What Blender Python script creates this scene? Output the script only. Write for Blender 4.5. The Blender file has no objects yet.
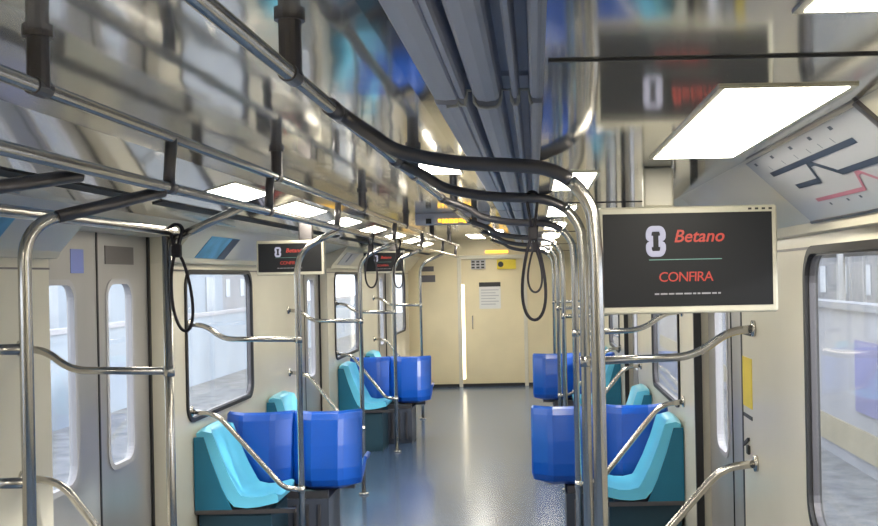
import bpy, bmesh, math, random
from mathutils import Vector, Matrix
random.seed(4)
S = bpy.context.scene
COL = S.collection
CX, CZ = 0.58, 1.75            # camera position across the car and above its floor
HW = 1.43                      # half the inner width
ROOF = CZ + 0.58
Y0, Y1 = -2.6, 17.1

def P(X, D, h):                # offsets measured from the eye -> car coordinates
    return Vector((X + CX, D, h + CZ))

# ------------------------------------------------------------------ materials
def mat(name, col, rough=0.5, metal=0.0, noise=0.0, nscale=6.0, bump=0.0, bscale=8.0, stretch=(1, 1, 1),
        emit=None, estr=0.0, coat=0.0, spec=0.5):
    m = bpy.data.materials.new(name); m.use_nodes = True
    nt = m.node_tree; b = nt.nodes['Principled BSDF']
    b.inputs['Base Color'].default_value = (*col, 1)
    b.inputs['Roughness'].default_value = rough
    b.inputs['Metallic'].default_value = metal
    b.inputs['Coat Weight'].default_value = coat
    b.inputs['Coat Roughness'].default_value = 0.12
    b.inputs['Specular IOR Level'].default_value = spec
    if emit:
        b.inputs['Emission Color'].default_value = (*emit, 1)
        b.inputs['Emission Strength'].default_value = estr
    if noise or bump:
        tc = nt.nodes.new('ShaderNodeTexCoord'); mp = nt.nodes.new('ShaderNodeMapping')
        mp.inputs['Scale'].default_value = stretch
        nt.links.new(tc.outputs['Object'], mp.inputs['Vector'])
    if noise:
        n = nt.nodes.new('ShaderNodeTexNoise'); n.inputs['Scale'].default_value = nscale
        n.inputs['Detail'].default_value = 4
        nt.links.new(mp.outputs['Vector'], n.inputs['Vector'])
        r = nt.nodes.new('ShaderNodeValToRGB')
        r.color_ramp.elements[0].position = 0.3; r.color_ramp.elements[1].position = 0.7
        r.color_ramp.elements[0].color = (*[c * (1 - noise) for c in col], 1)
        r.color_ramp.elements[1].color = (*[min(1, c * (1 + noise)) for c in col], 1)
        nt.links.new(n.outputs['Fac'], r.inputs['Fac'])
        nt.links.new(r.outputs['Color'], b.inputs['Base Color'])
    if bump:
        n2 = nt.nodes.new('ShaderNodeTexNoise'); n2.inputs['Scale'].default_value = bscale
        n2.inputs['Detail'].default_value = 2
        nt.links.new(mp.outputs['Vector'], n2.inputs['Vector'])
        bp = nt.nodes.new('ShaderNodeBump'); bp.inputs['Strength'].default_value = bump
        bp.inputs['Distance'].default_value = 0.02
        nt.links.new(n2.outputs['Fac'], bp.inputs['Height'])
        nt.links.new(bp.outputs['Normal'], b.inputs['Normal'])
    return m

def glass_mat(name, tint=(0.93, 0.95, 0.97), refl=0.06, haze=0.0):
    m = bpy.data.materials.new(name); m.use_nodes = True
    nt = m.node_tree; nt.nodes.clear()
    o = nt.nodes.new('ShaderNodeOutputMaterial'); t = nt.nodes.new('ShaderNodeBsdfTransparent')
    g = nt.nodes.new('ShaderNodeBsdfGlossy'); mx = nt.nodes.new('ShaderNodeMixShader')
    g.inputs['Roughness'].default_value = 0.04
    t.inputs['Color'].default_value = (*tint, 1)
    lw = nt.nodes.new('ShaderNodeLayerWeight'); lw.inputs['Blend'].default_value = 0.5
    pw = nt.nodes.new('ShaderNodeMath'); pw.operation = 'POWER'; pw.inputs[1].default_value = 5.0
    f = nt.nodes.new('ShaderNodeMath'); f.operation = 'MULTIPLY_ADD'; f.inputs[1].default_value = 0.5; f.inputs[2].default_value = 0.03
    nt.links.new(lw.outputs['Facing'], pw.inputs[0]); nt.links.new(pw.outputs[0], f.inputs[0])
    nt.links.new(f.outputs[0], mx.inputs['Fac'])
    nt.links.new(t.outputs['BSDF'], mx.inputs[1]); nt.links.new(g.outputs['BSDF'], mx.inputs[2])
    last = mx
    if haze:
        d = nt.nodes.new('ShaderNodeBsdfDiffuse'); d.inputs['Color'].default_value = (0.85, 0.87, 0.9, 1)
        n = nt.nodes.new('ShaderNodeTexNoise'); n.inputs['Scale'].default_value = 3.0
        ml = nt.nodes.new('ShaderNodeMath'); ml.operation = 'MULTIPLY'; ml.inputs[1].default_value = haze * 2
        nt.links.new(n.outputs['Fac'], ml.inputs[0])
        m2 = nt.nodes.new('ShaderNodeMixShader'); nt.links.new(ml.outputs[0], m2.inputs['Fac'])
        nt.links.new(mx.outputs[0], m2.inputs[1]); nt.links.new(d.outputs[0], m2.inputs[2]); last = m2
    nt.links.new(last.outputs[0], o.inputs['Surface'])
    return m

M = dict(
    cream=mat('cream_panel', (0.69, 0.645, 0.53), 0.3, noise=0.05, nscale=2.0, coat=0.15),
    endcream=mat('end_wall_panel', (0.76, 0.655, 0.43), 0.4, noise=0.05, nscale=2.0),  # yellowish light at the far end is put into this cream
    cove=mat('cove_panel', (0.62, 0.58, 0.47), 0.28, coat=0.2, noise=0.05, nscale=2.5),
    mirror=mat('polished_ceiling', (0.80, 0.79, 0.77), 0.09, 0.78, bump=0.16, bscale=2.6, stretch=(1, 0.55, 1)),
    sideceil=mat('glossy_side_ceiling', (0.56, 0.55, 0.52), 0.08, 0.82, bump=0.05, bscale=2.5),
    duct=mat('blue_grey_paint', (0.55, 0.565, 0.66), 0.45, 0.0, noise=0.08, nscale=5, stretch=(1, 0.2, 1)),
    dark=mat('dark_rubber', (0.018, 0.017, 0.018), 0.5),
    slot=mat('shadow_gap', (0.03, 0.03, 0.035), 0.7),
    steel=mat('brushed_steel', (0.56, 0.54, 0.51), 0.24, 1.0, noise=0.06, nscale=30, stretch=(1, 1, 0.1)),
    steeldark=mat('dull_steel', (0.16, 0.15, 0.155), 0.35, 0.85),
    door=mat('door_leaf_metal', (0.43, 0.415, 0.40), 0.32, 0.5, noise=0.06, nscale=3, stretch=(1, 1, 0.2)),
    floor=mat('blue_grey_vinyl', (0.07, 0.125, 0.235), 0.24, noise=0.09, nscale=2.2, coat=0.3, bump=0.02, bscale=5),
    blue=mat('blue_plastic', (0.003, 0.078, 0.43), 0.28, noise=0.06, nscale=5, coat=0.25),
    cyan=mat('cyan_plastic', (0.15, 0.60, 0.84), 0.3, noise=0.05, nscale=5, coat=0.25),
    teal=mat('teal_plastic', (0.012, 0.155, 0.26), 0.4, noise=0.08, nscale=4),
    tealdark=mat('dark_teal_casing', (0.015, 0.05, 0.075), 0.5, noise=0.1, nscale=5),
    box=mat('grey_heater_casing', (0.05, 0.058, 0.08), 0.45, noise=0.1, nscale=6),
    casing=mat('monitor_casing', (0.43, 0.41, 0.335), 0.4, noise=0.03, nscale=8),
    screen=mat('dark_screen', (0.010, 0.010, 0.011), 0.45, spec=0.15, emit=(0.03, 0.033, 0.037), estr=0.2),
    red=mat('lit_red', (0.08, 0.006, 0.004), 0.5, emit=(0.9, 0.07, 0.04), estr=0.36),
    white=mat('lit_white', (0.08, 0.08, 0.1), 0.5, emit=(0.62, 0.62, 0.82), estr=0.42),
    green=mat('lit_dim_green', (0.05, 0.1, 0.09), 0.5, emit=(0.12, 0.26, 0.22), estr=0.6),
    greytx=mat('lit_dim_grey', (0.1, 0.1, 0.1), 0.5, emit=(0.32, 0.3, 0.33), estr=0.6),
    amber=mat('lit_amber', (0.5, 0.3, 0.02), 0.5, emit=(1.0, 0.55, 0.05), estr=1.8),
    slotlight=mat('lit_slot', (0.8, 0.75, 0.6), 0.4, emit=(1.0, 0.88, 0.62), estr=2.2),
    lamp=mat('lamp_diffuser', (0.8, 0.8, 0.72), 0.5, emit=(1.0, 0.93, 0.78), estr=20.0),
    paper=mat('map_sheet', (0.33, 0.345, 0.375), 0.4, noise=0.02, nscale=4, coat=0.2),
    navy=mat('map_navy_ink', (0.02, 0.035, 0.065), 0.5),
    pink=mat('map_red_ink', (0.33, 0.12, 0.17), 0.5),
    posterblue=mat('poster_blue', (0.10, 0.33, 0.55), 0.4, noise=0.25, nscale=9),
    posterdark=mat('poster_dark', (0.05, 0.07, 0.11), 0.4, noise=0.25, nscale=9),
    yellow=mat('yellow_sticker', (0.80, 0.62, 0.05), 0.5, noise=0.05, nscale=8),
    lilac=mat('sticker_blue', (0.20, 0.25, 0.62), 0.5),
    signgrey=mat('sign_grey', (0.45, 0.44, 0.46), 0.5),
    signwhite=mat('sign_white', (0.70, 0.69, 0.66), 0.5),
    black=mat('black_ink', (0.02, 0.02, 0.022), 0.5),
    strap=mat('strap_webbing', (0.02, 0.017, 0.024), 0.6, noise=0.15, nscale=30),
    glass=glass_mat('window_glass', haze=0.05),
    ballast=mat('ballast', (0.2, 0.2, 0.2), 0.9, noise=0.35, nscale=3, bump=0.6, bscale=12),
    concrete=mat('pale_concrete', (0.36, 0.36, 0.385), 0.8, noise=0.08, nscale=0.8),
    bluewall=mat('pale_blue_wall', (0.30, 0.345, 0.40), 0.8, noise=0.08, nscale=0.6),
    greywall=mat('grey_building', (0.24, 0.245, 0.265), 0.8, noise=0.08, nscale=0.6),
    glassgrey=mat('dull_glazing', (0.33, 0.36, 0.40), 0.3, noise=0.1, nscale=2),
    purple=mat('violet_panel', (0.19, 0.19, 0.38), 0.6, noise=0.1, nscale=2),
    gantry=mat('galvanised_lattice', (0.42, 0.42, 0.42), 0.6, 0.3),
    shrub=mat('leaves', (0.10, 0.19, 0.06), 0.7, noise=0.4, nscale=14),
    ochre=mat('ochre_band', (0.38, 0.33, 0.22), 0.7, noise=0.1, nscale=2),
)

# ------------------------------------------------------------------ helpers
def link(name, me, m=None, parent=None, smooth=False):
    o = bpy.data.objects.new(name, me); COL.objects.link(o)
    if m is not None:
        for k in (m if isinstance(m, (list, tuple)) else [m]): me.materials.append(k)
    if parent is not None: o.parent = parent
    if smooth:
        for p in me.polygons: p.use_smooth = True
    return o

def empty(name, loc=(0, 0, 0)):
    o = bpy.data.objects.new(name, None); COL.objects.link(o); o.location = loc
    o.empty_display_size = 0.05
    return o

def tag(o, label=None, cat=None, group=None, kind=None):
    if label: o['label'] = label
    if cat: o['category'] = cat
    if group: o['group'] = group
    if kind: o['kind'] = kind
    return o

def obj(name, bm, m, parent=None, smooth=False, bevel=0.0, world=False):
    """bm is in world coordinates; a parented part is shifted into its parent's frame"""
    bmesh.ops.recalc_face_normals(bm, faces=bm.faces)
    if parent is not None:
        off = Vector(parent.location); q = parent.parent
        while q is not None: off += Vector(q.location); q = q.parent
        bmesh.ops.translate(bm, verts=bm.verts, vec=-off)
    me = bpy.data.meshes.new(name); bm.to_mesh(me); bm.free()
    o = link(name, me, m, parent, smooth)
    if bevel:
        md = o.modifiers.new('bevel', 'BEVEL'); md.width = bevel; md.segments = 3
        md.limit_method = 'ANGLE'
    return o

def NB(): return bmesh.new()

def box(bm, x0, x1, y0, y1, z0, z1):
    vs = [bm.verts.new((x, y, z)) for x in (x0, x1) for y in (y0, y1) for z in (z0, z1)]
    for f in ((0, 1, 3, 2), (4, 6, 7, 5), (0, 4, 5, 1), (2, 3, 7, 6), (0, 2, 6, 4), (1, 5, 7, 3)):
        bm.faces.new([vs[i] for i in f])
    return bm

def obox(bm, c, ax, ay, az):
    """box with centre and half-axis vectors"""
    c = Vector(c); vs = []
    for i in (-1, 1):
        for j in (-1, 1):
            for k in (-1, 1): vs.append(bm.verts.new(c + i * Vector(ax) + j * Vector(ay) + k * Vector(az)))
    for f in ((0, 1, 3, 2), (4, 6, 7, 5), (0, 4, 5, 1), (2, 3, 7, 6), (0, 2, 6, 4), (1, 5, 7, 3)):
        bm.faces.new([vs[i] for i in f])
    return bm

def fillet(pts, r, n=8):
    pts = [Vector(p) for p in pts]; out = [pts[0]]
    for a, b, c in zip(pts, pts[1:], pts[2:]):
        d1 = (a - b); d2 = (c - b)
        k = min(r, d1.length * 0.49, d2.length * 0.49)
        p, q = b + d1.normalized() * k, b + d2.normalized() * k
        for i in range(n + 1):
            t = i / n
            out.append((1 - t) ** 2 * p + 2 * t * (1 - t) * b + t * t * q)
    out.append(pts[-1]); return out

def tube(bm, pts, r, seg=14, closed=False):
    pts = [Vector(p) for p in pts]; n = len(pts); rings = []
    t0 = (pts[1] - pts[0]).normalized()
    nrm = Vector((0, 0, 1)) if abs(t0.z) < 0.9 else Vector((1, 0, 0))
    for i, p in enumerate(pts):
        if closed: t = (pts[(i + 1) % n] - pts[i - 1]).normalized()
        elif i == 0: t = t0
        elif i == n - 1: t = (pts[-1] - pts[-2]).normalized()
        else: t = ((pts[i + 1] - p).normalized() + (p - pts[i - 1]).normalized()).normalized()
        nrm = (nrm - t * nrm.dot(t)).normalized(); bn = t.cross(nrm)
        rings.append([bm.verts.new(p + r * (math.cos(2 * math.pi * k / seg) * nrm + math.sin(2 * math.pi * k / seg) * bn)) for k in range(seg)])
    rng = range(n) if closed else range(n - 1)
    for i in rng:
        a, b = rings[i], rings[(i + 1) % n]
        for k in range(seg): bm.faces.new((a[k], a[(k + 1) % seg], b[(k + 1) % seg], b[k]))
    if not closed:
        bm.faces.new(rings[0]); bm.faces.new(rings[-1])
    return bm

def extrude_y(bm, prof, y0, y1, closed=True, caps=True):
    """profile of (x, z) pushed along the car"""
    a = [bm.verts.new((x, y0, z)) for x, z in prof]; b = [bm.verts.new((x, y1, z)) for x, z in prof]
    n = len(prof)
    for i in range(n if closed else n - 1):
        j = (i + 1) % n; bm.faces.new((a[i], a[j], b[j], b[i]))
    if closed and caps: bm.faces.new(a); bm.faces.new(b)
    return bm

def rrect(u0, u1, v0, v1, r, n=6):
    out = []
    for cu, cv, a0 in ((u1 - r, v1 - r, 0), (u0 + r, v1 - r, 90), (u0 + r, v0 + r, 180), (u1 - r, v0 + r, 270)):
        for k in range(n + 1):
            a = math.radians(a0 + 90 * k / n); out.append((cu + r * math.cos(a), cv + r * math.sin(a)))
    return out

def plate_holes(bm, x, t, outer, holes):
    """vertical sheet in the y-z plane at x, thick t (towards +x), with holes"""
    e = []
    for lp in [outer] + holes:
        vs = [bm.verts.new((x, y, z)) for y, z in lp]
        e += [bm.edges.new((vs[i], vs[(i + 1) % len(vs)])) for i in range(len(vs))]
    r = bmesh.ops.triangle_fill(bm, use_beauty=True, use_dissolve=False, edges=e)
    fs = [f for f in r['geom'] if isinstance(f, bmesh.types.BMFace)]
    ex = bmesh.ops.extrude_face_region(bm, geom=fs)
    bmesh.ops.translate(bm, verts=[v for v in ex['geom'] if isinstance(v, bmesh.types.BMVert)], vec=(t, 0, 0))
    return bm

def ring(bm, x, t, outer, inner):
    n = len(outer)
    A = [[bm.verts.new((xx, y, z)) for y, z in lp] for xx in (x, x + t) for lp in (outer, inner)]
    oa, ia, ob, ib = A
    for i in range(n):
        j = (i + 1) % n
        bm.faces.new((oa[i], oa[j], ia[j], ia[i])); bm.faces.new((ob[i], ib[i], ib[j], ob[j]))
        bm.faces.new((oa[i], ob[i], ob[j], oa[j])); bm.faces.new((ia[i], ia[j], ib[j], ib[i]))
    return bm

def sheet(bm, x, t, lp):
    a = [bm.verts.new((x, y, z)) for y, z in lp]; b = [bm.verts.new((x + t, y, z)) for y, z in lp]
    bm.faces.new(a); bm.faces.new(b)
    for i in range(len(lp)):
        j = (i + 1) % len(lp); bm.faces.new((a[i], a[j], b[j], b[i]))
    return bm

def text_mesh(txt, size, shear=0.0, extrude=0.0006, bold=0.0, spacing=1.0):
    c = bpy.data.curves.new('t', 'FONT'); c.body = txt; c.size = size; c.shear = shear
    c.extrude = extrude; c.offset = bold; c.space_character = spacing
    c.align_x = 'CENTER'; c.align_y = 'CENTER'; c.resolution_u = 3
    o = bpy.data.objects.new('t', c); COL.objects.link(o)
    bpy.context.view_layer.update()
    me = bpy.data.meshes.new_from_object(o.evaluated_get(bpy.context.evaluated_depsgraph_get()))
    bpy.data.objects.remove(o); bpy.data.curves.remove(c)
    return me

def copy_tree(o, parent=None):
    c = o.copy(); COL.objects.link(c); c.parent = parent
    for ch in list(o.children): copy_tree(ch, c)
    return c

def mirror_bm(bm):
    bmesh.ops.scale(bm, verts=bm.verts, vec=(-1, 1, 1))
    return bm

# ------------------------------------------------------------------ shell of the car
DOORS = [5.15, 9.75, 14.35]
DHALF = 0.685
WIN = {-1: [(1.25, 2.65), (6.19, 7.62), (10.8, 12.25), (15.35, 16.6)], 1: [(1.95, 3.375), (6.42, 7.85), (11.0, 12.45)]}  # last left window is added to bring daylight to the end wall
WZ0, WZ1 = 0.945, 1.81
WTOP = CZ + 0.11
WT = 0.09

bm = NB(); box(bm, -HW - 0.15, HW + 0.15, Y0, Y1 + 0.1, -0.08, 0)
tag(obj('floor', bm, M['floor']), kind='structure')

SIDE_R = CZ + 0.312
# centre of the ceiling, then the lower right and the sloping left side panel
prof = [(-0.72, ROOF), (0.60, ROOF)]
bm = NB(); box(bm, -0.72, 0.60, Y0, Y1, ROOF, ROOF + 0.04)
f0 = len(bm.faces)
extrude_y(bm, [(0.60, SIDE_R), (1.184, SIDE_R), (1.184, SIDE_R + 0.03), (0.63, SIDE_R + 0.03), (0.63, ROOF + 0.04), (0.60, ROOF + 0.04)], Y0, Y1)
extrude_y(bm, [(-0.72, CZ + 0.455), (-1.224, CZ + 0.315), (-1.224, CZ + 0.35), (-0.76, CZ + 0.49), (-0.76, ROOF + 0.04), (-0.72, ROOF + 0.04)], Y0, Y1)
bm.faces.ensure_lookup_table()
for i, f in enumerate(bm.faces): f.material_index = 0 if i < f0 else 1
tag(obj('ceiling', bm, [M['mirror'], M['sideceil']]), kind='structure')

ntrim = 0
def trim(bm, m, **k):
    global ntrim; ntrim += 1
    return tag(obj('trim_%d' % ntrim, bm, m, **k), kind='structure')

# joint across the right-hand side ceiling and long dark gap along the left one
for yj in (1.57, 4.72, 7.85, 11.0, 14.1):
    bm = NB(); box(bm, 0.605, 1.16, yj - 0.0035, yj + 0.0035, SIDE_R - 0.003, SIDE_R + 0.01); trim(bm, M['slot'])
bm = NB()
for a, b in ((-2, 4.55), (4.75, 9.1), (9.3, 13.7), (13.9, 17)):
    obox(bm, (-1.075, (a + b) / 2, CZ + 0.3545), (0.022, 0, 0.0061), (0, (b - a) / 2, 0), (0, 0, 0.004))
trim(bm, M['slot'])

# segments of wall between the doors
edges = [Y0] + [v for d in DOORS for v in (d - DHALF, d + DHALF)] + [Y1]
for sgn, side in ((-1, 'left'), (1, 'right')):
    bm = NB()
    for a, b in zip(edges[0::2], edges[1::2]):
        holes = [rrect(w0, w1, WZ0, WZ1, 0.10) for w0, w1 in WIN[sgn] if a < w0 and w1 < b]
        plate_holes(bm, sgn * HW if sgn > 0 else -HW, sgn * 0.024, [(a, 0), (b, 0), (b, WTOP), (a, WTOP)], holes)
    for d in DOORS:
        for q in (d - DHALF - 0.03, d + DHALF + 0.0005): box(bm, *sorted((sgn * (HW + 0.02), sgn * (HW + WT))), q, q + 0.0295, 0, WTOP)
    # header above the doors, up to the roof
    for d in DOORS:
        box(bm, *sorted((sgn * (HW + 0.0), sgn * (HW + WT))), d - DHALF, d + DHALF, CZ + 0.245, ROOF)
    tag(obj('wall_' + side, bm, M['cream']), kind='structure')
    # slanted cove panel above each wall segment
    for a, b in zip(edges[0::2], edges[1::2]):
        bm = NB()
        top = SIDE_R if sgn > 0 else CZ + 0.315
        xi = 1.184 if sgn > 0 else 1.224
        pr = [(xi, top), (1.378, CZ + 0.135), (1.39, CZ + 0.108), (HW + WT, CZ + 0.10), (HW + WT, top + 0.03), (xi, top + 0.03)]
        pr = [(sgn * x, z) for x, z in pr]
        extrude_y(bm, pr, a, b); trim(bm, M['cove'])
    # over the doors the cove is only a shallow lintel
    for d in DOORS:
        bm = NB()
        xi, top = (1.184, SIDE_R) if sgn > 0 else (1.224, CZ + 0.315)
        pr = [(xi, top), (HW, CZ + 0.245), (HW, top + 0.03), (xi, top + 0.03)]
        extrude_y(bm, [(sgn * x, z) for x, z in pr], d - DHALF, d + DHALF); trim(bm, M['cove'])
    # dark line under the cove, seen along the wall
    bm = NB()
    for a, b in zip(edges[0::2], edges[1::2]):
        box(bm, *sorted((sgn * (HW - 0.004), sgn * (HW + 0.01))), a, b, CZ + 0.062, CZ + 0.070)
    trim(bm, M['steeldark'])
    # skirting
    bm = NB()
    for a, b in zip(edges[0::2], edges[1::2]):
        box(bm, *sorted((sgn * (HW - 0.012), sgn * (HW + 0.01))), a, b, 0, 0.10)
    tag(obj('baseboard_' + side, bm, M['box']), kind='structure')

# windows
nw = 0
for sgn in (-1, 1):
    for w0, w1 in WIN[sgn]:
        nw += 1
        root = empty('window_%d' % nw, (sgn * HW, (w0 + w1) / 2, WZ0)); tag(root, kind='structure')
        bm = NB(); ring(bm, sgn * (HW - 0.012), sgn * 0.042, rrect(w0 - 0.012, w1 + 0.012, WZ0 - 0.012, WZ1 + 0.012, 0.11), rrect(w0 + 0.012, w1 - 0.012, WZ0 + 0.012, WZ1 - 0.012, 0.09))
        obj('gasket', bm, M['dark'], root)
        bm = NB(); ring(bm, sgn * (HW + 0.002), sgn * 0.02, rrect(w0 + 0.012, w1 - 0.012, WZ0 + 0.012, WZ1 - 0.012, 0.09), rrect(w0 + 0.017, w1 - 0.017, WZ0 + 0.017, WZ1 - 0.017, 0.085))
        obj('inner_frame', bm, M['steeldark'], root)
        bm = NB(); sheet(bm, sgn * (HW + 0.012), sgn * 0.006, rrect(w0 + 0.014, w1 - 0.014, WZ0 + 0.014, WZ1 - 0.014, 0.088))
        obj('pane', bm, M['glass'], root)

# doors
XD = HW + 0.08
nd = 0
for sgn in (-1, 1):
    for d in DOORS:
        nd += 1
        root = empty('door_%d' % nd, (sgn * XD, d, 0)); tag(root, kind='structure')
        for k, (a, b, w0, w1) in enumerate(((d - DHALF, d - 0.008, d - 0.60, d - 0.255), (d + 0.008, d + DHALF, d + 0.105, d + 0.44))):
            lp = rrect(w0, w1, 0.84, CZ + 0.01, 0.085)
            bm = NB(); plate_holes(bm, sgn * XD, sgn * 0.035, [(a, 0.01), (b, 0.01), (b, CZ + 0.26), (a, CZ + 0.26)], [lp])
            leaf = obj('leaf', bm, M['door'], root); leaf.location = (0, 0, 0)
            bm = NB(); ring(bm, sgn * (XD - 0.006), sgn * 0.03, rrect(w0 - 0.012, w1 + 0.012, 0.828, CZ + 0.022, 0.095), rrect(w0 + 0.014, w1 - 0.014, 0.854, CZ - 0.004, 0.075))
            obj('pane_gasket', bm, M['signgrey'], leaf)
            bm = NB(); sheet(bm, sgn * (XD + 0.012), sgn * 0.006, rrect(w0 + 0.005, w1 - 0.005, 0.845, CZ + 0.005, 0.08))
            obj('pane', bm, M['glass'], leaf)
            if k == 1:
                bm = NB(); box(bm, *sorted((sgn * (XD - 0.003), sgn * XD)), d + 0.10, d + 0.47, CZ + 0.095, CZ + 0.185)
                obj('notice_plate', bm, M['steeldark'], leaf)
        bm = NB(); box(bm, *sorted((sgn * (XD - 0.004), sgn * (XD + 0.03))), d - 0.0075, d + 0.0075, 0.01, CZ + 0.26)
        obj('rubber_seal', bm, M['dark'], root)
        for yy in (d - DHALF - 0.004, d + DHALF - 0.022):
            bm = NB(); o0 = (0.068, 0.125) if sgn < 0 else (-0.002, 0.038)
            box(bm, *sorted((sgn * (HW + o0[0]), sgn * (HW + o0[1]))), yy, yy + 0.026, 0.01, CZ + 0.26)
            obj('jamb_seal', bm, M['dark'], root)
        bm = NB(); box(bm, *sorted((sgn * (HW + 0.01), sgn * (HW + 0.13))), d - DHALF, d + DHALF, CZ + 0.25, CZ + 0.29)
        obj('head_track', bm, M['steeldark'], root)
        bm = NB(); box(bm, *sorted((sgn * (HW + 0.0), sgn * (HW + 0.13))), d - DHALF, d + DHALF, -0.02, 0.009)
        obj('threshold', bm, M['steel'], root)

# rear closing wall behind the eye, and the end wall with its door
bm = NB(); box(bm, -HW - 0.1, HW + 0.1, Y0 - 0.06, Y0, 0, ROOF); tag(obj('wall_back', bm, M['cream']), kind='structure')
DX0, DX1 = -0.62, 0.42
bm = NB()
box(bm, -HW - 0.1, DX0, Y1, Y1 + 0.06, 0, ROOF); box(bm, DX1, HW + 0.1, Y1, Y1 + 0.06, 0, ROOF)
box(bm, DX0, DX1, Y1, Y1 + 0.06, 2.05, ROOF)
tag(obj('wall_front', bm, M['endcream']), kind='structure')
nd += 1
root = empty('door_%d' % nd, (0, Y1, 0)); tag(root, kind='structure')
bm = NB(); box(bm, DX0 + 0.015, DX1 - 0.015, Y1 + 0.025, Y1 + 0.06, 0.005, 2.04); obj('leaf', bm, M['endcream'], root, bevel=0.006)
bm = NB()
box(bm, DX0 - 0.03, DX0 + 0.03, Y1 - 0.02, Y1 + 0.06, 0, 2.08); box(bm, DX1 - 0.03, DX1 + 0.03, Y1 - 0.02, Y1 + 0.06, 0, 2.08); box(bm, DX0, DX1, Y1 - 0.02, Y1 + 0.06, 2.02, 2.08)
obj('frame', bm, M['cream'], root, bevel=0.008)
bm = NB(); tube(bm, fillet([(DX0 + 0.2, Y1 + 0.03, 0.92), (DX0 + 0.2, Y1 - 0.03, 0.92), (DX0 + 0.2, Y1 - 0.03, 1.12), (DX0 + 0.2, Y1 + 0.03, 1.12)], 0.02), 0.011)
obj('pull_handle', bm, M['steel'], root, smooth=True)
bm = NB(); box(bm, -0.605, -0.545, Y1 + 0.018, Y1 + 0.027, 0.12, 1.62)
obj('lit_slot_strip', bm, M['slotlight'], root)  # glowing strip set on the closed leaf
bm = NB(); box(bm, -HW, HW, Y1 - 0.015, Y1, 0.0, 0.05); tag(obj('baseboard_front', bm, M['dark']), kind='structure')

# ------------------------------------------------------------------ ceiling blades (air outlet)
def blade_profile():
    pts = [(-0.275, .585), (-0.275, .505), (-0.268, .496), (-0.24, .493), (-0.21, .495), (-0.206, .506), (-0.2, .497), (-0.188, .496), (-0.185, .51), (-0.182, .572), (-0.164, .572),
           (-0.161, .505), (-0.15, .491), (-0.125, .487), (-0.1, .490), (-0.09, .498), (-0.086, .515), (-0.084, .572), (-0.058, .572), (-0.055, .505), (-0.05, .496), (-0.041, .496), (-0.037, .506),
           (-0.034, .572), (-0.008, .572), (-0.004, .505), (0.002, .496), (0.015, .493), (0.028, .496), (0.034, .505), (0.034, .585)]
    return pts
for i, (a, b, dh) in enumerate(((-2.4, 3.02, 0.0), (3.05, 8.0, -0.008), (8.03, 16.2, -0.012))):
    pr = [(x + CX, h + dh + CZ) for x, h in blade_profile()]
    pr[0] = (pr[0][0], ROOF); pr[-1] = (pr[-1][0], ROOF)
    bm = NB(); extrude_y(bm, pr, a, b)
    o = obj('air_outlet_panel', bm, M['duct'])
    tag(o, ['ribbed blue-grey air outlet panel overhead, ending at a scalloped joint', 'ribbed blue-grey ceiling air outlet running from the scalloped joint past the curved tubes',
            'far ribbed air outlet panel on the ceiling, reaching the end wall'][i], 'air outlet', 'ribbed air outlet panels on the ceiling')
    if i == 1:
        # thin scalloped lip on its near end
        lp = []
        for x, h in [q for q in blade_profile()[1:-1] if -0.245 < q[0] < 0.003]:
            lp.append((x + CX, 3.046, (h if h < .52 else .52 + (h - .52) * .35) - 0.014 + CZ))
        bm2 = NB(); tube(bm2, lp, 0.005, 8); obj('end_lip', bm2, M['signwhite'], o, smooth=True)
bm = NB()
box(bm, CX - 0.345, CX - 0.285, Y0, 16.2, ROOF - 0.03, ROOF)
trim(bm, M['sideceil'])

# ------------------------------------------------------------------ ceiling lights
def light_fixture(x0, x1, y0, y1, z, label, tilt=0.0, group='ceiling light panels'):
    root = empty('ceiling_light', ((x0 + x1) / 2, (y0 + y1) / 2, z)); tag(root, label, 'ceiling light', group)
    root.rotation_euler = (0, tilt, 0)
    hx, hy = (x1 - x0) / 2, (y1 - y0) / 2
    b = NB(); box(b, -hx, hx, -hy, hy, -0.005, 0.0)
    me = bpy.data.meshes.new('diffuser'); b.to_mesh(me); b.free(); link('diffuser', me, M['lamp'], root)
    b = NB()
    for q in ((-hx - 0.012, -hx, -hy - 0.012, hy + 0.012), (hx, hx + 0.012, -hy - 0.012, hy + 0.012), (-hx, hx, -hy - 0.012, -hy), (-hx, hx, hy, hy + 0.012)):
        box(b, *q, -0.004, 0.0)
    me = bpy.data.meshes.new('frame'); b.to_mesh(me); b.free(); link('frame', me, M['cove'], root)
    return root
RX0, RX1 = CX + 0.328, CX + 0.54
light_fixture(RX0, RX1, 1.83, 2.92, SIDE_R, 'large slanting white light panel on the ceiling above the near monitor')
light_fixture(RX0, RX1, 0.25, 1.29, SIDE_R, 'white light panel cut off at the top edge of the picture')
for q, (a, b) in enumerate(((3.3, 3.95), (4.9, 5.7), (6.5, 7.3), (8.2, 9.0), (10.0, 10.8), (12, 12.8), (14, 14.8))):
    light_fixture(CX + 0.07, CX + 0.195, a, b, SIDE_R, ['white ceiling light seen just inside the largest curved tube', 'ceiling light seen between the first and second curved tubes'][q] if q < 2 else 'small ceiling light far along the row beyond the curved tubes')
tl = math.atan2(0.14, 0.504)
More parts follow.
